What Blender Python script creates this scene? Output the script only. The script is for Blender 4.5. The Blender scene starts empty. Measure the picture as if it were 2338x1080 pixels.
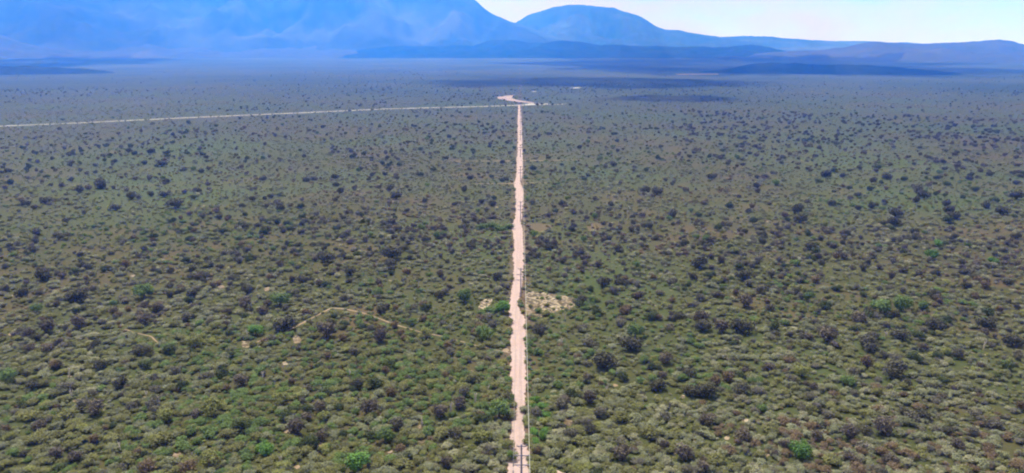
import bpy, bmesh, math, random
import numpy as np
from mathutils import Vector, noise

random.seed(7)
RNG = np.random.default_rng(11)
R = math.radians
SC = bpy.context.scene
COL = SC.collection

# ------------------------------------------------------------------ camera
F = 1700.0                       # focal length in pixels of the 2338 x 1080 photograph
CAM_H = 100.0
HOR = 122.0
PITCH = math.atan((540 - HOR) / F)
YAW = math.atan(18 / F)
cd = bpy.data.cameras.new('camera')
cam = bpy.data.objects.new('camera', cd)
COL.objects.link(cam)
cd.sensor_width = 36.0
cd.lens = 36.0 * F / 2338.0
cd.clip_start = 0.5
cd.clip_end = 60000
cam.location = (0, 0, CAM_H)
cam.rotation_euler = (math.pi / 2 - PITCH, 0, YAW)
SC.camera = cam

# ------------------------------------------------------------------ sky, sun, exposure
SUN_EL = R(62)
SUN_AZ = R(-24)                  # from +y (straight ahead), negative = to the left
sun_dir = Vector((math.sin(SUN_AZ) * math.cos(SUN_EL), math.cos(SUN_AZ) * math.cos(SUN_EL), math.sin(SUN_EL)))
W = bpy.data.worlds.new('World')
SC.world = W
W.use_nodes = True
wn, wl = W.node_tree.nodes, W.node_tree.links
wn.clear()
wo = wn.new('ShaderNodeOutputWorld')
bg = wn.new('ShaderNodeBackground')
bg.inputs['Strength'].default_value = 0.052
sky = wn.new('ShaderNodeTexSky')
sky.sky_type = 'NISHITA'
sky.sun_disc = False
sky.sun_elevation = SUN_EL
sky.sun_rotation = SUN_AZ
sky.altitude = 1200
sky.dust_density = 0.15
tc = wn.new('ShaderNodeTexCoord')
mp = wn.new('ShaderNodeMapping')
mp.inputs['Scale'].default_value = (1.0, 1.0, 3.2)
nz = wn.new('ShaderNodeTexNoise')
nz.inputs['Scale'].default_value = 4.6
nz.inputs['Detail'].default_value = 6
nz.inputs['Roughness'].default_value = 0.55
rp = wn.new('ShaderNodeMapRange')
rp.inputs['From Min'].default_value = 0.40
rp.inputs['From Max'].default_value = 0.58
mx = wn.new('ShaderNodeMix')
mx.data_type = 'RGBA'
# clouds: thin and dimmer towards the horizon, brighter overhead
sx = wn.new('ShaderNodeSeparateXYZ')
el = wn.new('ShaderNodeMapRange')
el.inputs['From Min'].default_value = 0.12
el.inputs['From Max'].default_value = 0.40
cl = wn.new('ShaderNodeMix')
cl.data_type = 'RGBA'
cl.inputs['A'].default_value = (7.9, 6.4, 6.6, 1)
cl.inputs['B'].default_value = (18.0, 17.4, 17.0, 1)
wl.new(tc.outputs['Generated'], sx.inputs[0])
wl.new(sx.outputs['Z'], el.inputs['Value'])
wl.new(el.outputs['Result'], cl.inputs['Factor'])
wl.new(cl.outputs['Result'], mx.inputs['B'])
wl.new(tc.outputs['Generated'], mp.inputs['Vector'])
wl.new(mp.outputs['Vector'], nz.inputs['Vector'])
wl.new(nz.outputs['Fac'], rp.inputs['Value'])
wl.new(rp.outputs['Result'], mx.inputs['Factor'])
wl.new(sky.outputs['Color'], mx.inputs['A'])
wl.new(mx.outputs['Result'], bg.inputs['Color'])
wl.new(bg.outputs['Background'], wo.inputs['Surface'])

sd = bpy.data.lights.new('sun', 'SUN')
sd.energy = 5.0
sd.angle = R(0.53)
sd.color = (1.0, 0.95, 0.88)
so = bpy.data.objects.new('sun', sd)
COL.objects.link(so)
so.rotation_euler = sun_dir.to_track_quat('Z', 'Y').to_euler()

SC.view_settings.view_transform = 'Standard'
SC.view_settings.look = 'None'
SC.view_settings.gamma = 1.0
SC.view_settings.exposure = 1.0
SC.render.engine = 'CYCLES'
SC.cycles.use_denoising = True
SC.cycles.max_bounces = 6
SC.cycles.diffuse_bounces = 2
SC.cycles.transparent_max_bounces = 8
SC.cycles.volume_bounces = 4
SC.cycles.filter_width = 2.0

# ------------------------------------------------------------------ helpers
ca, sa = math.cos(YAW), math.sin(YAW)
cp, sp = math.cos(PITCH), math.sin(PITCH)

def ray(px, py):
    u, v = (px - 1169) / F, -(py - 540) / F
    y, z = cp + v * sp, -sp + v * cp
    return Vector((u * ca - y * sa, u * sa + y * ca, z))

def at(px, py, z=0.0):
    """ground point seen at a pixel of the photograph"""
    d = ray(px, py)
    t = (z - CAM_H) / d.z
    return Vector((d.x * t, d.y * t, z))

def at_dist(px, py, dist):
    """point on a pixel's line of sight at a ground distance"""
    d = ray(px, py)
    t = dist / math.hypot(d.x, d.y)
    return Vector((d.x * t, d.y * t, CAM_H + d.z * t))

def project(x, y, z):
    """arrays of world points -> photograph pixels and depth"""
    x, y, z = np.asarray(x, float), np.asarray(y, float), np.asarray(z, float) - CAM_H
    xr = x * ca + y * sa
    yr = -x * sa + y * ca
    dep = yr * cp - z * sp
    up = yr * sp + z * cp
    dep = np.where(dep < 1, 1, dep)
    return 1169 + F * xr / dep, 540 - F * up / dep, dep

def tag(o, label=None, cat=None, group=None, kind=None):
    if label: o['label'] = label
    if cat: o['category'] = cat
    if group: o['group'] = group
    if kind: o['kind'] = kind
    return o

def mesh_obj(name, verts, faces, mat=None, parent=None, smooth=False, link=True):
    me = bpy.data.meshes.new(name)
    me.from_pydata([tuple(v) for v in verts], [], [tuple(f) for f in faces])
    if mat: me.materials.append(mat)
    if smooth:
        me.polygons.foreach_set('use_smooth', [True] * len(me.polygons))
    me.update()
    o = bpy.data.objects.new(name, me)
    if link: COL.objects.link(o)
    if parent: o.parent = parent
    return o

def empty(name, loc):
    o = bpy.data.objects.new(name, None)
    COL.objects.link(o)
    o.location = loc
    o.empty_display_size = 0.5
    return o

class NT:
    """small helper round a material's node tree"""
    def __init__(self, name, rough=0.9, spec=0.2):
        self.m = bpy.data.materials.new(name)
        self.m.use_nodes = True
        self.n, self.l = self.m.node_tree.nodes, self.m.node_tree.links
        self.b = self.n['Principled BSDF']
        self.b.inputs['Roughness'].default_value = rough
        self.b.inputs['Specular IOR Level'].default_value = spec
    def new(self, t, **kw):
        nd = self.n.new(t)
        for k, v in kw.items(): setattr(nd, k, v)
        return nd
    def pos(self):
        return self.new('ShaderNodeNewGeometry').outputs['Position']
    def noise(self, scale, detail=4, rough=0.55, vec=None, dist=0.0):
        nd = self.new('ShaderNodeTexNoise')
        nd.inputs['Scale'].default_value = scale
        nd.inputs['Detail'].default_value = detail
        nd.inputs['Roughness'].default_value = rough
        nd.inputs['Distortion'].default_value = dist
        self.l.new(vec if vec is not None else self.pos(), nd.inputs['Vector'])
        return nd.outputs['Fac']
    def rng(self, val, a, b, c=0.0, d=1.0):
        nd = self.new('ShaderNodeMapRange')
        for k, v in zip(('From Min', 'From Max', 'To Min', 'To Max'), (a, b, c, d)):
            nd.inputs[k].default_value = v
        self.l.new(val, nd.inputs['Value'])
        return nd.outputs['Result']
    def mix(self, fac, a, b, blend='MIX'):
        nd = self.new('ShaderNodeMix', data_type='RGBA', blend_type=blend)
        for s, v in (('Factor', fac), ('A', a), ('B', b)):
            if hasattr(v, 'is_output'): self.l.new(v, nd.inputs[s])
            elif s == 'Factor': nd.inputs[s].default_value = v
            else: nd.inputs[s].default_value = (*v, 1) if len(v) == 3 else v
        return nd.outputs['Result']
    def math(self, op, a, b):
        nd = self.new('ShaderNodeMath', operation=op)
        for i, v in enumerate((a, b)):
            if hasattr(v, 'is_output'): self.l.new(v, nd.inputs[i])
            else: nd.inputs[i].default_value = v
        return nd.outputs[0]
    def base(self, c):
        self.l.new(c, self.b.inputs['Base Color'])
    def bump(self, h, strength, dist):
        nd = self.new('ShaderNodeBump')
        nd.inputs['Strength'].default_value = strength
        nd.inputs['Distance'].default_value = dist
        self.l.new(h, nd.inputs['Height'])
        self.l.new(nd.outputs['Normal'], self.b.inputs['Normal'])

def plain_mat(name, col, rough=0.8, var=0.25, scale=3.0, spec=0.3):
    t = NT(name, rough, spec)
    f = t.noise(scale, 4)
    t.base(t.mix(t.rng(f, .3, .7), [c * (1 - var) for c in col], [c * (1 + var) for c in col]))
    return t.m

# ------------------------------------------------------------------ the plain
def plain_z(d):
    """the plain is flat near the track and climbs gently towards the mountain foot"""
    t = np.clip((np.asarray(d, float) - 4500) / 4500, 0, 1.5)
    return 58 * t * t * (3 - 2 * np.minimum(t, 1))

t = NT('savanna_soil', 0.95, 0.1)
p = t.pos()
n_big = t.noise(0.0045, 5, .55)
n_mid = t.noise(0.03, 5, .6, dist=.6)
n_fine = t.noise(0.45, 5, .7)
n_red = t.noise(0.011, 5, .6, dist=1.0)
c = t.mix(t.rng(n_fine, .32, .68), (0.021, 0.023, 0.007), (0.046, 0.047, 0.015))
c = t.mix(t.rng(n_mid, .45, .68), c, (0.054, 0.040, 0.020))
c = t.mix(t.rng(n_big, .42, .62), c, (0.034, 0.046, 0.013))
c = t.mix(t.rng(n_red, .56, .70, 0, .45), c, (0.080, 0.050, 0.032))
sep = t.new('ShaderNodeSeparateXYZ'); t.l.new(p, sep.inputs[0])
ax = t.math('ABSOLUTE', sep.outputs['X'], 0)
near_track = t.rng(t.math('ADD', ax, t.math('MULTIPLY', n_fine, 3.0)), 4.0, 8.5, .75, 0)
c = t.mix(near_track, c, (0.085, 0.054, 0.039))
# thin pale spots where the grass has been grazed off
n_spot = t.noise(0.16, 4, .6, dist=.4)
c = t.mix(t.rng(n_spot, .66, .73, 0, .8), c, (0.20, 0.16, 0.12))
# far off, a darker green soil colour stands in for missing bush shade
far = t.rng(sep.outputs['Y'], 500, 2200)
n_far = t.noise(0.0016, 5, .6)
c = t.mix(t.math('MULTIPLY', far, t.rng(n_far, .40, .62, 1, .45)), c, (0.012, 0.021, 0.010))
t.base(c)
t.bump(n_fine, .6, .5)
GROUND_M = t.m

radii = [0] + list(np.geomspace(40, 17000, 96))
NA = 144
gv, gf = [(0, 0, 0)], []
for r in radii[1:]:
    zz = float(plain_z(r))
    for k in range(NA):
        a = 2 * math.pi * k / NA
        gv.append((r * math.sin(a), r * math.cos(a), zz))
for k in range(NA):
    gf.append((0, 1 + (k + 1) % NA, 1 + k))
for i in range(len(radii) - 2):
    o0, o1 = 1 + i * NA, 1 + (i + 1) * NA
    for k in range(NA):
        k2 = (k + 1) % NA
        gf.append((o0 + k, o0 + k2, o1 + k2, o1 + k))
tag(mesh_obj('ground', gv, gf, GROUND_M), kind='structure')

# ------------------------------------------------------------------ mountains and hills
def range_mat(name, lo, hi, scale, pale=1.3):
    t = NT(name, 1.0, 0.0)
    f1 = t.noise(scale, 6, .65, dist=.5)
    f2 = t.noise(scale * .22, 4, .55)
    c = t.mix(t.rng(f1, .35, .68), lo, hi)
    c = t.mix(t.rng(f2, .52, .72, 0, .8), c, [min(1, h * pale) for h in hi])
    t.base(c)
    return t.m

def hill_range(name, prof, dist, depth_f, depth_b, mat, rough=0.12, nu=260, nv=34, seed=0.0, gully=350.0):
    """a range whose crest passes the given points at the given distance, with real depth fore and aft"""
    xs = np.array([q[0] for q in prof], float)
    ys = np.array([q[1] for q in prof], float)
    U = np.linspace(xs[0], xs[-1], nu)
    Y = np.interp(U, xs, ys)
    k = np.array([.25, .5, .25])
    Yp = np.concatenate([[Y[0]], Y, [Y[-1]]])
    Y = np.convolve(Yp, k, 'valid')
    Y = Y + np.array([2.2 * noise.fractal(Vector((u / 42, seed, 2)), .8, 2, 5) for u in U])
    verts, faces = [], []
    for i, (u, y) in enumerate(zip(U, Y)):
        crest = at_dist(u, y, dist)
        g = Vector((crest.x, crest.y, 0)).normalized()
        for j in range(nv + 1):
            s = -1 + 2 * j / nv                     # -1 front foot, 0 crest, 1 back foot
            dd = dist + (depth_f if s < 0 else depth_b) * s
            base = float(plain_z(dd)) - 6
            h = max(0.0, crest.z - base)
            w = (1 - abs(s)) ** (1.25 if s < 0 else 1.0)
            pos = g * dd
            nn = noise.fractal(Vector((pos.x / gully + seed, pos.y / gully * .55, seed)), 0.9, 2.1, 5)
            bump = rough * nn * h * (4 * w * (1 - w)) * 1.6 + rough * .25 * nn * h * w * (abs(s) < .02) * .3
            verts.append((pos.x, pos.y, base + h * w + bump))
    n1 = nv + 1
    for i in range(nu - 1):
        for j in range(nv):
            a = i * n1 + j
            faces.append((a, a + n1, a + n1 + 1, a + 1))
    return tag(mesh_obj(name, verts, faces, mat, smooth=True), kind='structure')

rock = range_mat('mountain_slope_painted_sun', (0.018, 0.022, 0.012), (0.034, 0.036, 0.022), 0.003, 2.2)  # pale areas are painted sun spots breaking through cloud onto the slopes
shaded_scrub = range_mat('hill_scrub_painted_shade', (0.008, 0.013, 0.008), (0.017, 0.020, 0.013), 0.006)  # darkened scrub: cloud shadow over these hills is put into the colour
dry = range_mat('hill_dry_grass', (0.030, 0.033, 0.024), (0.046, 0.044, 0.034), 0.005)
dark = range_mat('ridge_woodland', (0.012, 0.016, 0.008), (0.022, 0.026, 0.014), 0.02)

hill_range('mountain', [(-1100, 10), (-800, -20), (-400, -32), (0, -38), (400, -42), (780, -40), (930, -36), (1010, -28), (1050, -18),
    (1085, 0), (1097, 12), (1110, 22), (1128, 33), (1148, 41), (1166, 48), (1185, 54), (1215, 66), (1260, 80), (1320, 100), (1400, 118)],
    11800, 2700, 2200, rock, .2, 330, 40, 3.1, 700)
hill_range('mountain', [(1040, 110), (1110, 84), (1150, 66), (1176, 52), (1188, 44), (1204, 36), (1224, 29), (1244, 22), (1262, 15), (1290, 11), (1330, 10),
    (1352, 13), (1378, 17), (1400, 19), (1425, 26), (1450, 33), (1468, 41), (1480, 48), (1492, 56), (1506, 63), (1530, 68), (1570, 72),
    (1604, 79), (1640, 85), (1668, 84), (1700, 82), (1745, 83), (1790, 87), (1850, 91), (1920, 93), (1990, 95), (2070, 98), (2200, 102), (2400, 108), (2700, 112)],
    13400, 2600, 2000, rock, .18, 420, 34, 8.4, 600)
hill_range('hills', [(700, 128), (780, 121), (835, 111), (870, 107), (930, 104), (1000, 105), (1080, 104), (1102, 97), (1120, 92), (1170, 91), (1200, 96),
    (1240, 97), (1280, 93), (1320, 95), (1370, 102), (1450, 104), (1540, 106), (1620, 108), (1680, 105), (1720, 101), (1748, 106), (1790, 115),
    (1850, 121), (1930, 128)], 9300, 1300, 1500, shaded_scrub, .2, 300, 24, 1.7, 300)
hill_range('hills', [(-900, 84), (-600, 88), (-200, 82), (0, 78), (40, 92), (90, 103), (160, 108), (250, 113), (300, 104), (340, 97), (385, 107), (440, 101), (500, 108),
    (560, 104), (640, 107), (720, 104), (800, 110), (860, 117), (950, 127)], 9800, 1600, 1400, dry, .2, 300, 24, 5.2, 350)
hill_range('hills', [(1640, 130), (1740, 121), (1800, 117), (1870, 114), (1930, 108), (1968, 99), (1990, 95), (2012, 95), (2050, 98), (2085, 100), (2130, 99), (2180, 97),
    (2240, 93), (2285, 90), (2308, 92), (2325, 97), (2350, 102), (2450, 100), (2600, 96), (2900, 92), (3300, 96)],
    8700, 1900, 1500, dry, .2, 300, 26, 9.9, 320)
hill_range('ridge', [(1500, 174), (1560, 167), (1640, 160), (1690, 152), (1722, 146), (1770, 142), (1800, 145), (1850, 147), (1920, 147), (1985, 148), (2030, 152), (2080, 156), (2140, 162), (2190, 167), (2240, 172)],
    4350, 330, 420, dark, .12, 160, 16, 2.2, 120)
hill_range('ridge', [(-420, 150), (-200, 146), (-60, 149), (40, 151), (110, 152), (160, 155), (210, 159), (260, 165), (310, 171)],
    4600, 260, 420, dark, .12, 90, 14, 6.2, 120)

# ------------------------------------------------------------------ clouds above the haze; they throw the shade lying on the plain
cm = NT('cloud_white', 1.0, 0.0)
cm.b.inputs['Base Color'].default_value = (0.9, 0.9, 0.92, 1)
tr_ = cm.new('ShaderNodeBsdfTransparent'); ms_ = cm.new('ShaderNodeMixShader')
cm.l.new(cm.b.outputs[0], ms_.inputs[1]); cm.l.new(tr_.outputs[0], ms_.inputs[2]); ms_.inputs[0].default_value = .68
cm.l.new(ms_.outputs[0], cm.n['Material Output'].inputs['Surface'])
CLOUD_Z = 1900.0
def cloud(px0, px1, py0, py1, seed):
    """a flat lumpy cloud whose shade covers the given stretch of plain"""
    a, b = at(px0, (py0 + py1) / 2), at(px1, (py0 + py1) / 2)
    n, f = at((px0 + px1) / 2, py1), at((px0 + px1) / 2, py0)
    cx, cy = (a.x + b.x) / 2, (n.y + f.y) / 2
    rx, ry = abs(b.x - a.x) / 2, abs(f.y - n.y) / 2
    off = CLOUD_Z / math.tan(SUN_EL)
    bm = bmesh.new()
    bmesh.ops.create_icosphere(bm, subdivisions=5, radius=1)
    for v in bm.verts:
        nn = noise.fractal(v.co * 2.6 + Vector((seed, 0, 0)), 0.7, 2.1, 6)
        r = 1 + .8 * nn
        v.co = Vector((v.co.x * r * rx, v.co.y * r * ry, v.co.z * r * min(rx, ry) * (.5 if v.co.z > 0 else .12)))
    me = bpy.data.meshes.new('cloud'); bm.to_mesh(me); bm.free()
    me.materials.append(cm.m)
    o = bpy.data.objects.new('cloud', me); COL.objects.link(o)
    o.location = (cx + math.sin(SUN_AZ) * off, cy + math.cos(SUN_AZ) * off, CLOUD_Z)
    tag(o, kind='structure')
cloud(1080, 1640, 179, 196, 1.0)
cloud(1420, 1660, 219, 231, 5.0)
cloud(1330, 2090, 146, 166, 9.0)
cloud(-250, 190, 147, 163, 13.0)

# ------------------------------------------------------------------ the sandy track
EDGES = [(1250, 1140, 1203), (1150, 1149, 1207), (1080, 1156, 1209), (1062, 1159, 1207), (1040, 1163, 1206), (1022, 1166, 1204), (1010, 1166, 1202), (995, 1164, 1199), (980, 1165, 1197),
    (965, 1168, 1196), (950, 1171, 1196), (935, 1175, 1196), (918, 1173, 1198), (900, 1167, 1200), (885, 1165, 1200), (870, 1164, 1200), (840, 1166, 1200),
    (800, 1166, 1201), (775, 1165, 1200), (750, 1168, 1200), (732, 1166, 1199), (720, 1164, 1195), (710, 1162, 1187), (700, 1163, 1184), (685, 1164, 1184), (670, 1167, 1187),
    (655, 1169, 1191), (640, 1171, 1194), (620, 1172, 1195), (600, 1173, 1196), (585, 1171, 1195), (570, 1173, 1196), (550, 1174, 1194), (535, 1172, 1194),
    (522, 1169, 1193), (513, 1168, 1190), (505, 1173, 1190), (495, 1177, 1192), (480, 1178, 1193), (460, 1177, 1194), (440, 1177, 1195), (430, 1176, 1193),
    (422, 1173, 1190), (416, 1174, 1188), (410, 1177, 1190), (400, 1179, 1192), (385, 1180, 1193), (370, 1180, 1193), (364, 1178, 1193), (358, 1181, 1193), (340, 1182, 1192),
    (320, 1182, 1192), (300, 1182, 1191), (275, 1182, 1190), (255, 1183, 1189), (245, 1183, 1188), (240, 1183, 1188)]

def sand_mat(name, col, var, rut=False):
    t = NT(name, 0.95, 0.1)
    n1 = t.noise(0.6, 6, .65, dist=.4)
    n2 = t.noise(0.07, 4, .5)
    c = t.mix(t.rng(n1, .3, .7), [q * (1 - var) for q in col], [min(1, q * (1 + var * .6)) for q in col])
    c = t.mix(t.rng(n2, .4, .65, 0, .5), c, [col[0], col[1] * .90, col[2] * .86])
    n3 = t.noise(0.9, 3, .6)
    mp_ = t.new('ShaderNodeMapping'); mp_.inputs['Scale'].default_value = (1.3, .035, 1)
    t.l.new(t.pos(), mp_.inputs['Vector'])
    n4 = t.noise(1.0, 4, .6, mp_.outputs['Vector'])
    c = t.mix(t.rng(n4, .42, .66, 0, .4), c, [q * .66 for q in col])
    c = t.mix(t.rng(n3, .66, .74, 0, .55), c, (0.14, 0.095, 0.07))
    t.base(c)
    t.bump(n1, .5, .15)
    return t.m

SAND = sand_mat('pink_sand', (0.275, 0.212, 0.202), .16)
PALE = sand_mat('pale_gravel', (0.27, 0.26, 0.24), .15)
TRAIL = sand_mat('trodden_soil', (0.17, 0.13, 0.09), .35)

left, right = [], []
for (y, l, r) in EDGES:
    a, b = at(l, y), at(r, y)
    left.append((a.y, a.x)); right.append((b.y, b.x))
TY = np.array([q[0] for q in left]); TL = np.array([q[1] for q in left]); TRt = np.array([q[1] for q in right])
def track_edges(y):
    """left and right edge of the track, ragged at a small scale"""
    return np.interp(y, TY, TL), np.interp(y, TY, TRt)
ys = [110.0]
while ys[-1] < TY[-1]:
    ys.append(ys[-1] + max(.6, ys[-1] * .004))
tv, tf = [], []
NCR = 5
for i, y in enumerate(ys):
    l, r = track_edges(y)
    l += .8 * noise.fractal(Vector((y * .35, 3.3, 0)), .8, 2, 4)
    r += .8 * noise.fractal(Vector((y * .35, 9.1, 0)), .8, 2, 4)
    for k in range(NCR):
        q = k / (NCR - 1)
        tv.append((l + (r - l) * q, y, .06 - .05 * abs(2 * q - 1)))
    if i:
        for k in range(NCR - 1):
            a = (i - 1) * NCR + k
            tf.append((a, a + 1, a + NCR + 1, a + NCR))
tag(mesh_obj('track', tv, tf, SAND), kind='structure')

def ribbon(name, pts, widths, mat, z=.05, wob=.25, step=6.0):
    """a path laid on the ground through pixels of the photograph, real width in metres"""
    P = [at(*q) for q in pts]
    S = [0.0]
    for a, b in zip(P, P[1:]): S.append(S[-1] + (b - a).length)
    n = max(8, int(S[-1] / step))
    s = np.linspace(0, S[-1], n)
    X = np.interp(s, S, [q.x for q in P]); Y = np.interp(s, S, [q.y for q in P]); Wd = np.interp(s, S, widths)
    v, f = [], []
    for i in range(n):
        j0, j1 = max(0, i - 1), min(n - 1, i + 1)
        tx, ty = X[j1] - X[j0], Y[j1] - Y[j0]
        L = math.hypot(tx, ty) or 1
        nx, ny = -ty / L, tx / L
        w = Wd[i] / 2
        k = .15
        wl_ = w * (1 + wob * noise.fractal(Vector((s[i] * k, 1.7, 0)), .8, 2, 4))
        wr_ = w * (1 + wob * noise.fractal(Vector((s[i] * k, 7.7, 0)), .8, 2, 4))
        v += [(X[i] + nx * wl_, Y[i] + ny * wl_, z), (X[i] - nx * wr_, Y[i] - ny * wr_, z)]
        if i: f.append((2 * i - 2, 2 * i - 1, 2 * i + 1, 2 * i))
    o = tag(mesh_obj(name, v, f, mat), kind='structure')
    return np.stack([X, Y, Wd / 2], 1)

paths = []
paths.append(ribbon('road', [(-400, 309), (-150, 297), (0, 288), (170, 281), (420, 269), (700, 257), (870, 249), (1000, 245.5), (1100, 243), (1190, 240), (1240, 239), (1284, 238.5)],
    [9, 9, 10, 11, 12, 13, 14, 14, 15, 16, 13, 6], PALE, .03, .3, 10))
paths.append(ribbon('footpath', [(560, 790), (600, 776), (645, 761), (690, 738), (728, 718), (757, 703), (790, 706), (830, 715), (868, 728), (905, 742), (960, 758), (1010, 768), (1080, 787), (1165, 806)],
    [1.3, .9, 1.1, 1.2, 1.1, 1.3, 1.0, .9, .9, .8, .6, .6, .7, .6], TRAIL, .03, .5, 1.5))
paths.append(ribbon('footpath', [(285, 752), (310, 760), (345, 768), (362, 784)], [.8, .5, .7, .4], TRAIL, .03, .5, 1.2))
paths.append(ribbon('firebreak', [(1040, 368), (1120, 367.5), (1178, 367), (1240, 366.5), (1330, 365)], [2, 2.4, 5, 2.6, 2], TRAIL, .035, .5, 3))
paths.append(ribbon('firebreak', [(1085, 420), (1140, 419), (1176, 418.5), (1205, 418), (1250, 417)], [1.4, 1.8, 3.5, 3, 1.2], TRAIL, .035, .5, 3))

def patch(name, outline, mat, z=.04, wob=.6, sub=8):
    """an irregular bare patch traced from pixels"""
    P = [at(*q) for q in outline]
    pts = []
    for a, b in zip(P, P[1:] + P[:1]):
        for k in range(sub):
            q = a.lerp(b, k / sub)
            pts.append((q.x + wob * noise.noise(Vector((q.x * .7, q.y * .7, 1))), q.y + wob * 2 * noise.noise(Vector((q.x * .7, q.y * .7, 5))), z))
    o = mesh_obj(name, pts, [tuple(range(len(pts)))], mat)
    bm = bmesh.new(); bm.from_mesh(o.data); bmesh.ops.triangulate(bm, faces=bm.faces); bm.to_mesh(o.data); bm.free()
    tag(o, kind='structure')
    return np.array([(q[0], q[1]) for q in pts])

t = NT('cleared_stony_soil', 0.95, 0.1)
n1 = t.noise(0.38, 5, .7, dist=1.4)
n2 = t.noise(0.12, 4, .6)
c = t.mix(t.rng(n1, .47, .58), (0.05, 0.042, 0.024), (0.25, 0.205, 0.15))
c = t.mix(t.rng(n2, .45, .65, 0, .6), c, (0.10, 0.065, 0.042))
t.base(c); t.bump(n1, .8, .3)
STONY = t.m
FAINT = sand_mat('thin_grass_on_sand', (0.075, 0.060, 0.032), .5)
PINK = sand_mat('dusty_pink_soil', (0.215, 0.165, 0.155), .2)
patches = [patch('clearing', [(1131, 223), (1138, 221), (1145, 219.8), (1160, 218.3), (1176, 217.3), (1171, 220), (1168, 223.5), (1176, 227), (1190, 230), (1206, 232), (1222, 234.6), (1240, 237.6), (1216, 236), (1195, 233.6), (1175, 231.6), (1155, 229), (1140, 226)], PINK, .09, 1.5, 4)]
patches.append(patch('clearing', [(1199, 664), (1230, 667), (1262, 671), (1290, 676), (1309, 680), (1313, 694), (1306, 704), (1284, 708), (1262, 714), (1244, 725), (1222, 722), (1200, 719)], STONY))
patches.append(patch('clearing', [(1098, 686), (1112, 682), (1125, 683), (1120, 694), (1112, 704), (1100, 710), (1092, 704)], STONY))
patches.append(patch('clearing', [(1286, 952), (1294, 944), (1306, 952), (1310, 966), (1300, 975), (1288, 968)], STONY, wob=.3))
patches.append(patch('clearing', [(1228, 1078), (1262, 1072), (1292, 1080), (1300, 1096), (1230, 1100)], SAND, wob=.3))
patches.append(patch('clearing', [(1205, 511), (1232, 509), (1256, 513), (1262, 520), (1230, 530), (1206, 532)], FAINT))
patches.append(patch('clearing', [(1338, 512), (1362, 509), (1380, 514), (1372, 526), (1345, 530)], FAINT))
for q in ([(1194, 238), (1212, 236.5), (1226, 237.5), (1222, 239), (1200, 239.5)], [(1206, 235.5), (1224, 234.5), (1228, 236.5), (1212, 237.2)], [(1236, 237), (1250, 236), (1252, 238), (1240, 239)],
          [(1272, 238), (1286, 237), (1292, 238.4), (1280, 239)], [(1300, 200.6), (1318, 199.6), (1330, 200.6), (1312, 201.6)], [(1213, 209), (1222, 208.3), (1225, 209.2), (1217, 209.8)]):
    patches.append(patch('clearing', q, PALE, .09, 1.0, 3))
patches.append(patch('clearing', [(1540, 169), (1580, 168.3), (1640, 168.4), (1640, 170), (1590, 170.6), (1550, 170.6)], TRAIL, .1, 0))
patches.append(patch('clearing', [(552, 778), (566, 774), (574, 784), (566, 795), (553, 793)], STONY, wob=.3))
patches.append(patch('clearing', [(668, 768), (682, 765), (688, 776), (682, 787), (670, 782)], STONY, wob=.3))
for (px, py, r) in [(650, 830, 10), (960, 975, 9), (962, 1005, 12), (405, 1040, 12), (412, 1060, 10), (734, 1015, 9), (752, 1042, 8), (175, 915, 9), (1405, 880, 7), (505, 655, 9), (680, 1066, 10), (1700, 960, 11),
                    (1660, 1000, 8), (1560, 905, 7), (160, 858, 6), (24, 764, 6), (610, 660, 9), (655, 985, 10), (1750, 1040, 9), (890, 1030, 8), (2040, 830, 7), (1130, 950, 7), (330, 905, 6), (1155, 800, 8)]:
    q = [(px + r * math.cos(a) * random.uniform(.6, 1.1), py + .6 * r * math.sin(a) * random.uniform(.6, 1.2)) for a in np.linspace(0, 6.28, 7)[:-1]]
    patches.append(patch('bare_soil', q, STONY if random.random() < .6 else TRAIL, wob=.25, sub=3))

# ------------------------------------------------------------------ power line along the track
STEEL = plain_mat('weathered_pole', (0.17, 0.16, 0.21), .6, .2, 1.5)
CERAM = plain_mat('insulator_glaze', (0.16, 0.13, 0.14), .35, .2, 8, .5)
WIRE_PALE = plain_mat('aluminium_wire', (0.34, 0.34, 0.29), .45, .1, 5, .5)
WIRE_DARK = plain_mat('dull_wire', (0.12, 0.11, 0.12), .6, .1, 5)

def prism(verts, faces, a, b, ra, rb, n=8):
    """append a tapering bar from a to b"""
    a, b = Vector(a), Vector(b)
    d = (b - a).normalized()
    u = d.orthogonal().normalized(); w = d.cross(u)
    o = len(verts)
    for c_, r in ((a, ra), (b, rb)):
        for k in range(n):
            an = 2 * math.pi * (k + .5) / n
            verts.append(c_ + u * r * math.cos(an) + w * r * math.sin(an))
    for k in range(n):
        faces.append((o + k, o + (k + 1) % n, o + n + (k + 1) % n, o + n + k))
    faces.append(tuple(o + k for k in range(n))[::-1]); faces.append(tuple(o + n + k for k in range(n)))

def lathe(verts, faces, c, prof, n=8):
    o = len(verts)
    for (r, z) in prof:
        for k in range(n):
            an = 2 * math.pi * k / n
            verts.append(Vector(c) + Vector((r * math.cos(an), r * math.sin(an), z)))
    for i in range(len(prof) - 1):
        for k in range(n):
            a0 = o + i * n
            faces.append((a0 + k, a0 + (k + 1) % n, a0 + n + (k + 1) % n, a0 + n + k))

POLE_H = 12.6
ARMS = [(12.3, 1.15), (9.9, 1.95), (7.5, 1.95)]
POLES = [155 + 145 * k for k in range(9)]
def pole_x(y):
    return .55

def box(verts, faces, x0, x1, y0, y1, z0, z1):
    o = len(verts)
    verts += [Vector(q) for q in ((x0, y0, z0), (x1, y0, z0), (x1, y1, z0), (x0, y1, z0), (x0, y0, z1), (x1, y0, z1), (x1, y1, z1), (x0, y1, z1))]
    faces += [tuple(o + i for i in q) for q in ((0, 3, 2, 1), (4, 5, 6, 7), (0, 1, 5, 4), (1, 2, 6, 5), (2, 3, 7, 6), (3, 0, 4, 7))]

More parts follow.
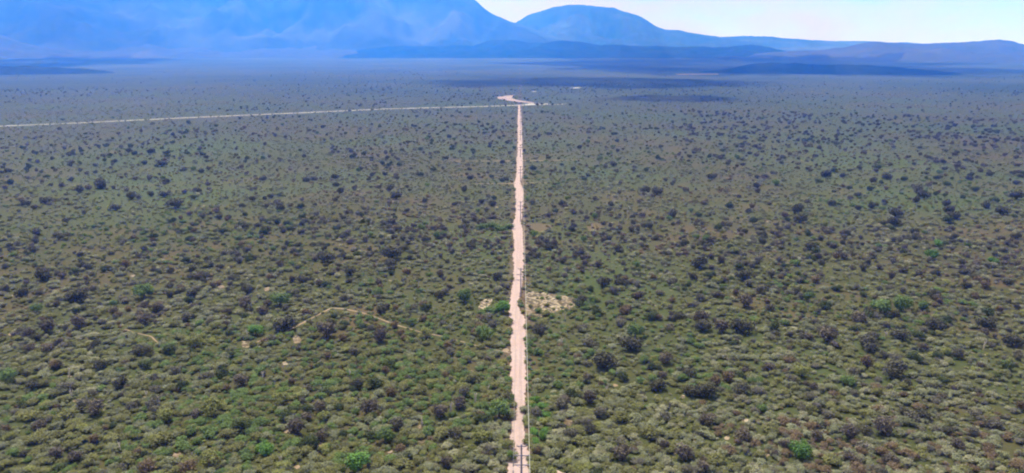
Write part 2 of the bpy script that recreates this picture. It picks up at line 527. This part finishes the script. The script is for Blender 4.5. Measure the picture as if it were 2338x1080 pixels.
def make_pole(loc):
    root = empty('power_pole', loc)
    v, f = [], []
    prism(v, f, (0, 0, -.5), (0, 0, POLE_H), .24, .17, 12)
    mesh_obj('shaft', v, f, STEEL, root, smooth=False)
    for (z, hw) in ARMS:
        v, f = [], []
        box(v, f, -hw, hw, -.30, -.18, z - .11, z + .11)
        prism(v, f, (-hw * .7, -.22, z - .02), (0, -.22, z - .95), .045, .045, 6)
        prism(v, f, (hw * .7, -.22, z - .02), (0, -.22, z - .95), .045, .045, 6)
        arm = mesh_obj('crossarm', v, f, STEEL, root)
        for s in (-1, 1):
            v, f = [], []
            lathe(v, f, (s * (hw - .1), -.24, z + .11), [(.03, 0), (.03, .1), (.09, .12), (.05, .18), (.10, .2), (.05, .26), (.09, .28), (.04, .36), (0, .37)])
            mesh_obj('insulator', v, f, CERAM, arm)
    v, f = [], []
    lathe(v, f, (0, 0, POLE_H), [(.20, 0), (.20, .05), (.0, .12)], 12)
    mesh_obj('pole_cap', v, f, STEEL, root)
    return root

def copy_tree(o, parent=None):
    c_ = o.copy(); COL.objects.link(c_); c_.parent = parent
    for ch in o.children: copy_tree(ch, c_)
    return c_

pole_labels = ['dark power pole with crossarms at the bottom edge, nearest of the row on the track',
    'power pole with crossarms standing beside the stony clearing and track bend',
    'power pole beside the track bend just behind the stony clearing one, third from the front',
    'small power pole at the track kink level with the nearer firebreak, fourth from front',
    'small power pole at the crossing with the farther firebreak, fifth from the front',
    'tiny power pole on the thin track, sixth from the front',
    'tiny power pole on the thin track, seventh from the front',
    'tiny power pole on the thin track, eighth from the front',
    'farthest tiny power pole, just before the pale cross road']
pole0 = make_pole((pole_x(POLES[0]), POLES[0], 0))
for i, y in enumerate(POLES):
    o = pole0 if i == 0 else copy_tree(pole0)
    o.location = (pole_x(y), y, 0)
    tag(o, pole_labels[i], 'power pole', 'power poles along the sandy track')

def wire(name, dx, z, rad, mat, label, sag=1.3):
    v, f = [], []
    ends = [20] + POLES
    n, first = 5, True
    for y0, y1 in zip(ends, ends[1:]):
        for k in range(0 if first else 1, 25):
            q = k / 24
            c_ = Vector((pole_x(0) + dx, y0 + (y1 - y0) * q - .24, z - sag * 4 * q * (1 - q)))
            o = len(v)
            for j in range(n):
                an = 2 * math.pi * j / n
                v.append(c_ + Vector((rad * math.cos(an), 0, rad * math.sin(an))))
            if o:
                for j in range(n):
                    f.append((o - n + j, o - n + (j + 1) % n, o + (j + 1) % n, o + j))
        first = False
    return tag(mesh_obj(name, v, f, mat), label, 'wire', 'wires strung between the power poles')
wire('power_wire', 1.85, 10.3, .042, WIRE_PALE, 'bright upper wire on the right ends of the pole crossarms')
wl_ = wire('power_wire', -1.85, 10.3, .035, WIRE_DARK, 'dark upper wire on the left crossarm ends, with black dashes near the bottom edge')
wire('power_wire', 1.85, 7.9, .03, WIRE_DARK, 'dull lower wire on the right ends of the pole crossarms')
wire('power_wire', -1.85, 7.9, .025, WIRE_DARK, 'thin dark lower wire on the left ends of the pole crossarms')
BLACK = plain_mat('black_plastic', (0.025, 0.022, 0.03), .5, .2, 4)
for k in range(9):
    y = 153.6 - 3.1 * k
    q = (y - 20) / 135
    v, f = [], []
    z = 10.3 - 1.3 * 4 * q * (1 - q)
    prism(v, f, (pole_x(0) - 1.85, y - .65, z), (pole_x(0) - 1.85, y + .65, z), .13, .13, 8)
    mesh_obj('wire_marker', v, f, BLACK, wl_)

# ------------------------------------------------------------------ plants
def leaf_material(name, trans=0.25):
    t = NT(name, 0.75, 0.15)
    at_ = t.new('ShaderNodeAttribute', attribute_type='INSTANCER', attribute_name='tint')
    oi = t.new('ShaderNodeObjectInfo')
    n = t.noise(1.1, 3, .6)
    f = t.rng(n, .30, .70, .72, 1.3)
    r = t.rng(oi.outputs['Random'], 0, 1, .8, 1.2)
    g = t.new('ShaderNodeCombineColor')
    k = t.math('MULTIPLY', f, r)
    for i in range(3): t.l.new(k, g.inputs[i])
    c = t.mix(1.0, at_.outputs['Color'], g.outputs[0], 'MULTIPLY')
    t.base(c)
    tr = t.new('ShaderNodeBsdfTranslucent')
    t.l.new(c, tr.inputs['Color'])
    ms = t.new('ShaderNodeMixShader')
    ms.inputs[0].default_value = .28
    t.l.new(t.b.outputs[0], ms.inputs[1]); t.l.new(tr.outputs[0], ms.inputs[2])
    t.l.new(ms.outputs[0], t.n['Material Output'].inputs['Surface'])
    return t.m
LEAF = leaf_material('bush_leaves')
BARK = plain_mat('grey_bark', (0.07, 0.06, 0.05), .9, .3, 2.0, .1)
PALEWOOD = plain_mat('bleached_wood', (0.40, 0.36, 0.32), .9, .2, 2.0, .1)

def crown_mesh(name, seed, lobes, n, leaf, flat=1.0, shell=.55, spread=1.0, upbias=.35, base=0.15):
    """leaf clumps spread through a crown made of several lobes; unit size: about 1 m radius, base at z = 0"""
    g = np.random.default_rng(seed)
    C, Rr = [], []
    for i in range(lobes):
        a = g.uniform(0, 2 * math.pi); d = spread * math.sqrt(g.uniform(0, 1)) * .62
        rr = g.uniform(.36, .58)
        C.append((d * math.cos(a), d * math.sin(a), (base + rr * .8 + g.uniform(0, .42) * (1 - d * .7)) * flat)); Rr.append(rr)
    C, Rr = np.array(C), np.array(Rr)
    pick = g.choice(lobes, n, p=Rr ** 2 / (Rr ** 2).sum())
    d = g.normal(size=(n, 3)); d /= np.linalg.norm(d, axis=1)[:, None]
    rag = .5 * np.array([noise.noise(Vector(v) * 2.6 + Vector((seed, k * 1.7, 0))) for v, k in zip(d.tolist(), pick.tolist())])
    rad = Rr[pick] * (shell + (1.08 - shell) * g.uniform(0, 1, n) ** .6) * (1 + rag) * np.where(g.uniform(0, 1, n) < .06, 1.22, 1)
    P = C[pick] + d * rad[:, None] * np.array([1, 1, flat * .9])
    keep = P[:, 2] > .03
    P, d = P[keep], d[keep]
    n = len(P)
    N = d * .8 + g.normal(size=(n, 3)) * .55 + np.array([0, 0, upbias])
    N /= np.linalg.norm(N, axis=1)[:, None]
    U = np.cross(N, g.normal(size=(n, 3))); U /= np.linalg.norm(U, axis=1)[:, None]
    V = np.cross(N, U)
    s = leaf * g.uniform(.6, 1.35, n)[:, None]
    asp = g.uniform(.55, 1.0, n)[:, None]
    q = np.stack([P - U * s, P - V * s * asp, P + U * s, P + V * s * asp], 1).reshape(-1, 3)
    me = bpy.data.meshes.new(name)
    me.from_pydata(q.tolist(), [], np.arange(4 * n).reshape(n, 4).tolist())
    me.materials.append(LEAF)
    me.update()
    return me

def stems_mesh(name, seed, k, h, spread, r, mat, twigs=0):
    g = np.random.default_rng(seed)
    v, f = [], []
    for i in range(k):
        a = g.uniform(0, 6.28); d = spread * g.uniform(.4, 1)
        hh = h * g.uniform(.7, 1)
        b = Vector((d * math.cos(a), d * math.sin(a), hh))
        m = Vector((b.x * .35, b.y * .35, hh * .5))
        foot = Vector((.05 * math.cos(a), .05 * math.sin(a), -.05))
        prism(v, f, foot, m, r, r * .7, 5); prism(v, f, m, b, r * .7, r * .25, 5)
        for j in range(twigs):
            s0 = m.lerp(b, g.uniform(0, .9))
            e = s0 + Vector((g.normal() * .28, g.normal() * .28, abs(g.normal()) * .25 + .05))
            prism(v, f, s0, e, r * .35, r * .12, 4)
    me = bpy.data.meshes.new(name)
    me.from_pydata([tuple(q) for q in v], [], f)
    me.materials.append(mat); me.update()
    return me

PROTO = {
    'shrub': [(crown_mesh('shrub_crown', 100 + i, 6, 800, .095, .75, .6, 1.1, 1.0), stems_mesh('shrub_stems', 150 + i, 5, .5, .5, .03, BARK)) for i in range(5)],
    'thornbush': [(crown_mesh('thornbush_crown', 200 + i, 8, 1000, .09, .95, .55, 1.0, .25), stems_mesh('thornbush_stems', 250 + i, 5, .9, .5, .045, BARK, 3)) for i in range(5)],
    'bare_bush': [(crown_mesh('bare_bush_twigs', 300 + i, 9, 620, .105, 1.05, .4, .7, .15), stems_mesh('bare_bush_stems', 350 + i, 9, 1.2, .75, .035, BARK, 7)) for i in range(4)],
    'leafy_tree': [(crown_mesh('tree_crown', 400 + i, 10, 1300, .09, 1.05, .6, 1.05, .4, .35), stems_mesh('tree_trunk', 450 + i, 3, .9, .35, .07, BARK, 3)) for i in range(3)],
}

TINT = {
    'grey-green': (0.150, 0.160, 0.094), 'olive': (0.120, 0.122, 0.046), 'pale olive': (0.205, 0.203, 0.128), 'yellow-green': (0.145, 0.155, 0.050),
    'brown': (0.122, 0.090, 0.054), 'dark green': (0.050, 0.064, 0.022), 'grey': (0.112, 0.106, 0.080), 'dark grey': (0.062, 0.060, 0.038),
    'purple-grey': (0.092, 0.078, 0.062), 'green': (0.085, 0.128, 0.038), 'bright green': (0.075, 0.152, 0.030),
}

# rows: kind, x, y, radius, height factor, tint name, proto, rotation, explicit
plants = []
def inside(poly, x, y):
    c_ = np.zeros(len(x), bool)
    j = len(poly) - 1
    for i in range(len(poly)):
        xi, yi = poly[i]; xj, yj = poly[j]
        hit = ((yi > y) != (yj > y)) & (x < (xj - xi) * (y - yi) / ((yj - yi) or 1e-9) + xi)
        c_ ^= hit; j = i
    return c_

# --- bushes and trees that can be picked out one by one in the photograph: (pixel x, pixel y of the foot, width in pixels)
SEEN = {
 ('leafy_tree', 'bright green'): [(815, 1072, 58), (605, 1040, 42), (1826, 1045, 52), (2128, 592, 30), (2266, 603, 22), (2140, 562, 20), (1150, 715, 34), (585, 765, 34)],
 ('leafy_tree', 'yellow-green'): [(480, 950, 52), (1160, 1025, 30), (1100, 1010, 50), (645, 925, 40), (1830, 860, 36)],
 ('leafy_tree', 'green'): [(1140, 955, 52), (20, 868, 40), (2056, 712, 44), (1450, 770, 40), (1060, 690, 36), (1105, 775, 44), (640, 698, 44), (330, 680, 46), (1170, 1050, 26), (880, 1010, 46), (2010, 715, 46)],
 ('thornbush', 'dark grey'): [(1228, 241, 9), (1237, 239.5, 7), (1262, 240, 7), (1302, 241, 8), (1198, 226, 7), (1204, 229, 6), (1594, 612, 48), (895, 592, 54), (890, 610, 34), (748, 598, 40), (1000, 684, 30), (870, 715, 34), (568, 668, 34), (50, 680, 36), (175, 690, 50), (100, 640, 40), (318, 810, 36),
    (275, 885, 38), (1230, 762, 40), (1420, 655, 36), (1375, 655, 38), (1330, 690, 30), (1700, 640, 44), (1695, 760, 56), (1605, 755, 46), (1985, 800, 62), (2135, 752, 44), (2250, 750, 48), (2132, 680, 34),
    (2055, 775, 48), (1380, 840, 64), (1440, 800, 58), (1500, 890, 44), (1690, 900, 48), (1610, 905, 54), (2040, 860, 70), (800, 628, 34), (690, 645, 30), (650, 755, 58), (560, 590, 14), (540, 595, 16), (505, 612, 18),
    (940, 548, 18), (610, 530, 24), (1062, 522, 22), (1125, 470, 22), (905, 455, 28), (890, 435, 28), (790, 540, 20), (1480, 522, 26), (1535, 495, 30), (1815, 488, 36), (2045, 495, 36), (2040, 515, 34), (1825, 508, 34),
    (1885, 405, 26), (2095, 440, 34), (2110, 452, 30), (2025, 410, 24), (1990, 418, 22), (1730, 430, 22), (1730, 408, 16), (1500, 445, 30), (1475, 440, 28), (1625, 410, 24), (1400, 380, 20), (1075, 410, 20),
    (400, 475, 40), (375, 450, 26), (345, 448, 18), (300, 455, 26), (180, 440, 24), (230, 430, 40), (105, 465, 28), (60, 470, 22), (150, 510, 22), (265, 480, 26), (75, 575, 26), (30, 575, 22), (440, 620, 20),
    (775, 443, 22), (620, 452, 18), (640, 480, 22), (500, 500, 20), (525, 500, 18), (600, 412, 18), (330, 375, 20), (370, 380, 26), (295, 348, 16), (345, 350, 20), (380, 352, 18), (460, 395, 16),
    (700, 415, 20), (765, 408, 20), (1395, 470, 20), (1285, 470, 22), (1255, 560, 18), (1270, 600, 16), (2160, 470, 26), (2180, 500, 30), (2165, 485, 26), (2250, 475, 28), (2320, 455, 34), (2290, 490, 34), (2318, 545, 24),
    (1990, 475, 22), (1960, 450, 20), (1958, 478, 20), (2225, 640, 20), (1850, 570, 30), (1765, 535, 16), (1955, 500, 14), (2215, 632, 14), (1935, 515, 12), (2180, 545, 20), (2310, 790, 44)],
 ('bare_bush', 'purple-grey'): [(560, 705, 44), (680, 990, 54), (600, 720, 36), (750, 770, 56), (550, 880, 44), (870, 780, 44), (1600, 740, 46), (1650, 760, 44), (1420, 1050, 56), (1560, 1050, 52), (1700, 700, 44),
    (220, 945, 50), (455, 955, 40), (1005, 950, 52), (1050, 930, 44), (130, 1045, 44), (735, 1005, 40), (1350, 920, 44), (2015, 990, 60), (1940, 1000, 52), (1890, 780, 50), (1960, 740, 44), (1520, 830, 40), (700, 960, 34),
    (105, 760, 46), (180, 750, 44), (330, 740, 38), (1020, 1065, 40), (845, 945, 48), (1290, 920, 34)],
 ('shrub', 'bright green'): [(1224, 918, 26), (1240, 930, 30), (1246, 952, 28), (1229, 944, 28), (1218, 932, 22), (1232, 962, 22), (1222, 990, 28), (1236, 1000, 30), (1226, 1012, 26), (1244, 985, 22)],
 ('shrub', 'green'): [(1100, 524, 28), (1122, 520, 26), (1145, 527, 30), (1162, 522, 24), (1120, 712, 30), (1140, 706, 30)],
 ('shrub', 'olive'): [(100, 1010, 46), (250, 1010, 44), (370, 1015, 48), (430, 1060, 44), (300, 1060, 50), (700, 1035, 44), (920, 1065, 44), (1010, 1000, 44), (1280, 1030, 40), (1330, 1015, 44), (1480, 1000, 48), (1640, 1060, 50),
    (1900, 1060, 46), (200, 1060, 40), (520, 1000, 42), (560, 970, 44), (380, 945, 40), (60, 960, 44), (150, 960, 42), (1760, 990, 44), (1590, 985, 40), (1420, 960, 42), (960, 900, 40), (1080, 870, 40)],
}
seen_xy = []
for (kind, tint), L in SEEN.items():
    for (px, py, w) in L:
        q = at(px, py)
        dep = float(project(q.x, q.y, 0)[2])
        r = .5 * w / F * dep
        plants.append((kind, q.x, q.y, r, random.uniform(.85, 1.1), tint, True))
        seen_xy.append((q.x, q.y, r))
SX = np.array(seen_xy)

def lowfreq(x, y, s, o):
    return np.array([noise.noise(Vector((a * s + o, b * s, o))) for a, b in zip(x, y)])

def scatter(n, dmin, dmax, kind, rmin, rmax, tints, clump=0.0, power=1.0, cl_s=.02, sector=(-.68, .68)):
    """n plants over the sector of plain in front of the camera, a little beyond the frame"""
    u = RNG.uniform(0, 1, n)
    d = np.sqrt(dmin ** 2 + u * (dmax ** 2 - dmin ** 2)) if power == 1 else dmin * (dmax / dmin) ** u
    a = RNG.uniform(*sector, n) - YAW
    x, y = d * np.sin(a), d * np.cos(a)
    keep = np.ones(n, bool)
    if clump:
        c_ = .9 * lowfreq(x, y, cl_s, 4.0) + .5 * lowfreq(x, y, cl_s * 3.1, 8.0) + .8 * lowfreq(x, y, cl_s * .3, 15.0)
        keep &= RNG.uniform(-1, 1, n) * .55 < c_ * clump + (.35 - .35 * clump) 
    r = rmin + (rmax - rmin) * RNG.uniform(0, 1, n) ** 1.6
    l, rr = track_edges(y)
    near = y < 1490
    edge = .2 * r if kind == 'shrub' else .75 * r
    keep &= ~(near & (x > l - edge) & (x < rr + edge))
    for P in paths:
        if len(P) > 60 or True:
            for i0 in range(0, len(P), 40):
                seg = P[i0:i0 + 40]
                m = (x > seg[:, 0].min() - 25) & (x < seg[:, 0].max() + 25) & (y > seg[:, 1].min() - 25) & (y < seg[:, 1].max() + 25) & keep
                ii = np.nonzero(m)[0]
                if len(ii):
                    dd = np.hypot(x[ii, None] - seg[None, :, 0], y[ii, None] - seg[None, :, 1]) - seg[None, :, 2]
                    w = seg[0, 2]
                    keep[ii[(dd.min(1) < (.7 * r[ii] if w < 3 else .5 * r[ii] - 1.0)) & ((w < 3) | (RNG.uniform(0, 1, len(ii)) < .38))]] = False
    for P in patches:
        m = (x > P[:, 0].min()) & (x < P[:, 0].max()) & (y > P[:, 1].min()) & (y < P[:, 1].max()) & keep
        ii = np.nonzero(m)[0]
        if len(ii):
            h = inside(P, x[ii], y[ii])
            keep[ii[h & (RNG.uniform(0, 1, len(ii)) < .8)]] = False
        cx, cy, cr = P[:, 0].mean(), P[:, 1].mean(), .5 * np.ptp(P[:, 0])
        if cr < 3: keep &= ~((np.abs(x - cx) < .8 * cr + .5 * r) & (y < cy + cr) & (y > cy - .5 * np.ptp(P[:, 1]) - 1.6 * r))
    x, y, r = x[keep], y[keep], r[keep]
    # leave the picked-out bushes their room
    ok = np.ones(len(x), bool)
    for (sx, sy, sr) in SX:
        m = (np.abs(x - sx) < 1.0 * sr) & (np.abs(y - sy) < 1.0 * sr)
        ok &= ~m
    x, y, r = x[ok], y[ok], r[ok]
    names = list(tints); w = np.array([tints[k] for k in names], float); w /= w.sum()
    z = lowfreq(x, y, .006, 20.0) + .6 * lowfreq(x, y, .03, 31.0)
    cum = np.cumsum(w)
    q = np.clip(.5 + .55 * z + RNG.uniform(-.42, .42, len(x)), 0, .9999)
    ti = np.searchsorted(cum, q)
    for i in range(len(x)):
        plants.append((kind, x[i], y[i], r[i], RNG.uniform(.75, 1.15), names[min(ti[i], len(names) - 1)], False))

LOW = {'brown': .2, 'grey': .7, 'pale olive': 1.5, 'grey-green': 3.2, 'olive': 3.4, 'yellow-green': .8, 'green': .6}
TALL = {'purple-grey': .7, 'dark grey': 2.4, 'grey': 1.2, 'dark green': 1.8}
scatter(46000, 120, 2600, 'shrub', .7, 2.1, LOW, .6, 2, cl_s=.012)
scatter(60000, 120, 1700, 'shrub', .45, 1.3, LOW, .3, 2)
scatter(1500, 120, 480, 'thornbush', 1.2, 2.8, TALL, .6)
scatter(1350, 480, 1100, 'thornbush', 1.4, 3.4, TALL, .9)
scatter(3600, 1100, 2600, 'thornbush', 1.2, 3.0, {'purple-grey': 1, 'dark grey': .8, 'grey': 2, 'dark green': 2.4}, 1.2, cl_s=.006)
scatter(5000, 2600, 5500, 'thornbush', 1.3, 3.0, {'purple-grey': 1, 'dark grey': 1.2, 'grey': 2, 'dark green': 2.4}, 1.3, cl_s=.003)
scatter(1500, 120, 480, 'bare_bush', 1.1, 2.6, {'purple-grey': 2, 'grey': 2, 'brown': .9}, .5)
scatter(900, 480, 1100, 'bare_bush', 1.4, 3.0, {'purple-grey': 2, 'grey': 1.5, 'brown': .5}, .5)
scatter(900, 700, 1400, 'thornbush', 1.6, 3.4, {'purple-grey': 2, 'dark grey': 2}, .6, sector=(.22, .68))  # extra dark bushes added to imitate a broad cloud shadow on this side
scatter(900, 1550, 2900, 'thornbush', 1.2, 2.6, {'dark green': 2, 'grey': 1}, .8, sector=(.02, .36))
scatter(130, 120, 480, 'leafy_tree', 1.5, 2.6, {'green': 2, 'dark green': 2, 'yellow-green': 1}, .3)
scatter(260, 480, 1400, 'leafy_tree', 1.5, 3.0, {'green': 2, 'dark green': 2.5}, .3)

CARDS = ['far left edge', 'left side', 'left of centre', 'left of track', 'right of track', 'right of centre', 'right side', 'far right edge']
ROWS = [(1010, 'at bottom edge'), (940, 'close to bottom edge'), (870, 'in near foreground'), (800, 'in middle foreground'), (730, 'level with stony clearing'), (650, 'just behind stony clearing'),
        (560, 'in lower middle distance'), (470, 'in middle distance'), (380, 'in upper middle distance'), (0, 'far off near cross road')]

DEAD = [(565, 770), (30, 772), (158, 862), (163, 908), (336, 908), (364, 922), (502, 668), (964, 972), (1030, 940), (1282, 788), (1290, 730), (1385, 898), (2022, 770), (2245, 798), (1975, 1032), (1115, 895),
        (800, 860), (1085, 918), (640, 1062), (2052, 690), (600, 862), (275, 1030)]
DEAD_ROWS = []
dead_me = [stems_mesh('dead_branches', 500 + i, 3, 3.0, .6, .2, PALEWOOD, 2) for i in range(4)]
for i, (px, py) in enumerate(sorted(DEAD)):
    q = at(px, py)
    o = bpy.data.objects.new('dead_tree', dead_me[i % 4]); COL.objects.link(o)
    o.location = q; o.rotation_euler = (0, 0, random.uniform(0, 6.28)); sc = random.uniform(.8, 1.25); o.scale = (sc, sc, sc)
    col = CARDS[int(np.searchsorted([170, 520, 950, 1184, 1420, 1850, 2180], px))]
    row = next(nm for (lim, nm) in ROWS if py >= lim)
    lab = f'bleached leafless dead tree {row}, {col}'
    tag(o, lab, 'dead tree', 'bleached dead trees among the bushes')
    DEAD_ROWS.append((lab, px, o))

# --- the 300 of each kind that show largest become things of their own; the rest of the kind is one object
KIND_WORD = {'shrub': 'low shrub', 'thornbush': 'thornbush', 'bare_bush': 'half-bare bush', 'leafy_tree': 'tree'}
CAT = {'shrub': 'shrub', 'thornbush': 'bush', 'bare_bush': 'bush', 'leafy_tree': 'tree'}
GROUP = {'shrub': 'low shrubs of the near scrub', 'thornbush': 'rounded thornbushes standing in the scrub', 'bare_bush': 'twiggy half-bare bushes in the scrub', 'leafy_tree': 'leafy small trees in the scrub'}
PART = {'shrub': ('foliage', 'stems'), 'thornbush': ('crown', 'stems'), 'bare_bush': ('twigs', 'stems'), 'leafy_tree': ('crown', 'trunk')}
STUFF = {'shrub': 'low_scrub', 'thornbush': 'distant_thornbushes', 'bare_bush': 'distant_bare_bushes', 'leafy_tree': 'distant_trees'}
PX = np.array([q[1] for q in plants]); PY = np.array([q[2] for q in plants]); PR = np.array([q[3] for q in plants])
ppx, ppy, pdep = project(PX, PY, PR * .4)
sizes = PR / pdep * F * 2
vis = (ppx > -5) & (ppx < 2343) & (ppy > 100) & (ppy < 1085)
kinds = np.array([q[0] for q in plants])
gz = plain_z(np.hypot(PX, PY))
labels_seen = {}
for lab, px, o in DEAD_ROWS: labels_seen.setdefault(lab, []).append((px, o))
proto_col = bpy.data.collections.new('bush_kinds')
for kind in PROTO:
    idx = np.nonzero((kinds == kind))[0]
    order = sorted(idx, key=lambda i: (not vis[i], not plants[i][6], -sizes[i]))
    single = [i for i in order if vis[i]][:300]
    pick = set(single)
    for i in single:
        _, x, y, r, hf, tint, ex = plants[i]
        k = random.randrange(len(PROTO[kind]))
        me, st = PROTO[kind][k]
        root = empty(kind, (x, y, float(gz[i])))
        root.rotation_euler = (0, 0, random.uniform(0, 6.28))
        root.scale = (r, r, r * hf)
        crown = bpy.data.objects.new(PART[kind][0], me); COL.objects.link(crown); crown.parent = root
        crown['tint'] = [float(q) for q in TINT[tint]]
        stem = bpy.data.objects.new(PART[kind][1], st); COL.objects.link(stem); stem.parent = root
        px, py = ppx[i], ppy[i]
        col = CARDS[int(np.searchsorted([170, 520, 950, 1184, 1420, 1850, 2180], px))]
        row = next(nm for (lim, nm) in ROWS if py >= lim)
        sz = 'large' if sizes[i] > 46 else ('small' if sizes[i] < 26 else 'medium')
        lab = f'{sz} {tint} {KIND_WORD[kind]} {row}, {col}'
        tag(root, lab, CAT[kind], GROUP[kind])
        labels_seen.setdefault(lab, []).append((px, root))
    rest = [i for i in idx if i not in pick]
    if not rest: continue
    # one object for the rest: points carrying size, turn and tint, each given one of the kind's crowns
    pc = bpy.data.collections.new(kind + '_crowns')
    for (me, st) in PROTO[kind]:
        pc.objects.link(bpy.data.objects.new(kind + '_source', me))
    n = len(rest)
    me = bpy.data.meshes.new(STUFF[kind])
    me.vertices.add(n)
    co = np.stack([PX[rest], PY[rest], gz[rest]], 1).astype('f')
    me.vertices.foreach_set('co', co.ravel())
    sc_ = np.array([(plants[i][3], plants[i][3], plants[i][3] * plants[i][4]) for i in rest], 'f')
    me.attributes.new('scl', 'FLOAT_VECTOR', 'POINT').data.foreach_set('vector', sc_.ravel())
    rt = np.zeros((n, 3), 'f'); rt[:, 2] = RNG.uniform(0, 6.28, n)
    me.attributes.new('rot', 'FLOAT_VECTOR', 'POINT').data.foreach_set('vector', rt.ravel())
    me.attributes.new('pick', 'INT', 'POINT').data.foreach_set('value', RNG.integers(0, len(PROTO[kind]), n).astype('i'))
    tn = np.array([TINT[plants[i][5]] for i in rest], 'f')
    me.attributes.new('tint', 'FLOAT_VECTOR', 'POINT').data.foreach_set('vector', tn.ravel())
    me.update()
    o = bpy.data.objects.new(STUFF[kind], me); COL.objects.link(o)
    tag(o, kind='stuff')
    ng = bpy.data.node_groups.new(STUFF[kind], 'GeometryNodeTree')
    ng.interface.new_socket('Geometry', in_out='INPUT', socket_type='NodeSocketGeometry')
    ng.interface.new_socket('Geometry', in_out='OUTPUT', socket_type='NodeSocketGeometry')
    gi, go = ng.nodes.new('NodeGroupInput'), ng.nodes.new('NodeGroupOutput')
    ip = ng.nodes.new('GeometryNodeInstanceOnPoints')
    ci = ng.nodes.new('GeometryNodeCollectionInfo')
    ci.inputs['Collection'].default_value = pc
    ci.inputs['Separate Children'].default_value = True
    ci.inputs['Reset Children'].default_value = True
    ip.inputs['Pick Instance'].default_value = True
    def na(nm, tp):
        nd = ng.nodes.new('GeometryNodeInputNamedAttribute'); nd.data_type = tp
        nd.inputs['Name'].default_value = nm
        return nd.outputs['Attribute']
    ng.links.new(gi.outputs[0], ip.inputs['Points'])
    ng.links.new(ci.outputs[0], ip.inputs['Instance'])
    ng.links.new(na('pick', 'INT'), ip.inputs['Instance Index'])
    e2r = ng.nodes.new('FunctionNodeEulerToRotation')
    ng.links.new(na('rot', 'FLOAT_VECTOR'), e2r.inputs[0])
    ng.links.new(e2r.outputs[0], ip.inputs['Rotation'])
    ng.links.new(na('scl', 'FLOAT_VECTOR'), ip.inputs['Scale'])
    ng.links.new(ip.outputs[0], go.inputs[0])
    md = o.modifiers.new('plants', 'NODES'); md.node_group = ng

# look-alikes in the same stretch of scrub are told apart by their order from the left
ORD = ['leftmost'] + [w + ' from left' for w in 'second third fourth fifth sixth seventh eighth ninth tenth eleventh twelfth thirteenth fourteenth fifteenth sixteenth seventeenth eighteenth nineteenth twentieth'.split()]
for lab, L in labels_seen.items():
    if len(L) < 2: continue
    L.sort(key=lambda q: q[0])
    for k, (px, o) in enumerate(L):
        w = 'rightmost' if k == len(L) - 1 else (ORD[k] if k < len(ORD) else f'number {k + 1} from left')
        o['label'] = f'{w} {lab}'

# ------------------------------------------------------------------ air
hz = bpy.data.materials.new('air')
hz.use_nodes = True
hz.node_tree.nodes.clear()
ho = hz.node_tree.nodes.new('ShaderNodeOutputMaterial')
hv = hz.node_tree.nodes.new('ShaderNodeVolumePrincipled')
hv.inputs['Color'].default_value = (0.02, 0.185, 1.0, 1)
hv.inputs['Absorption Color'].default_value = (1, 1, 1, 1)
hv.inputs['Density'].default_value = 0.000125
hv.inputs['Anisotropy'].default_value = 0.3
hz.node_tree.links.new(hv.outputs[0], ho.inputs['Volume'])
v, f = [], []
box(v, f, -17500, 17500, -17500, 17500, -8, 1420)
tag(mesh_obj('haze', v, f, hz), kind='stuff')
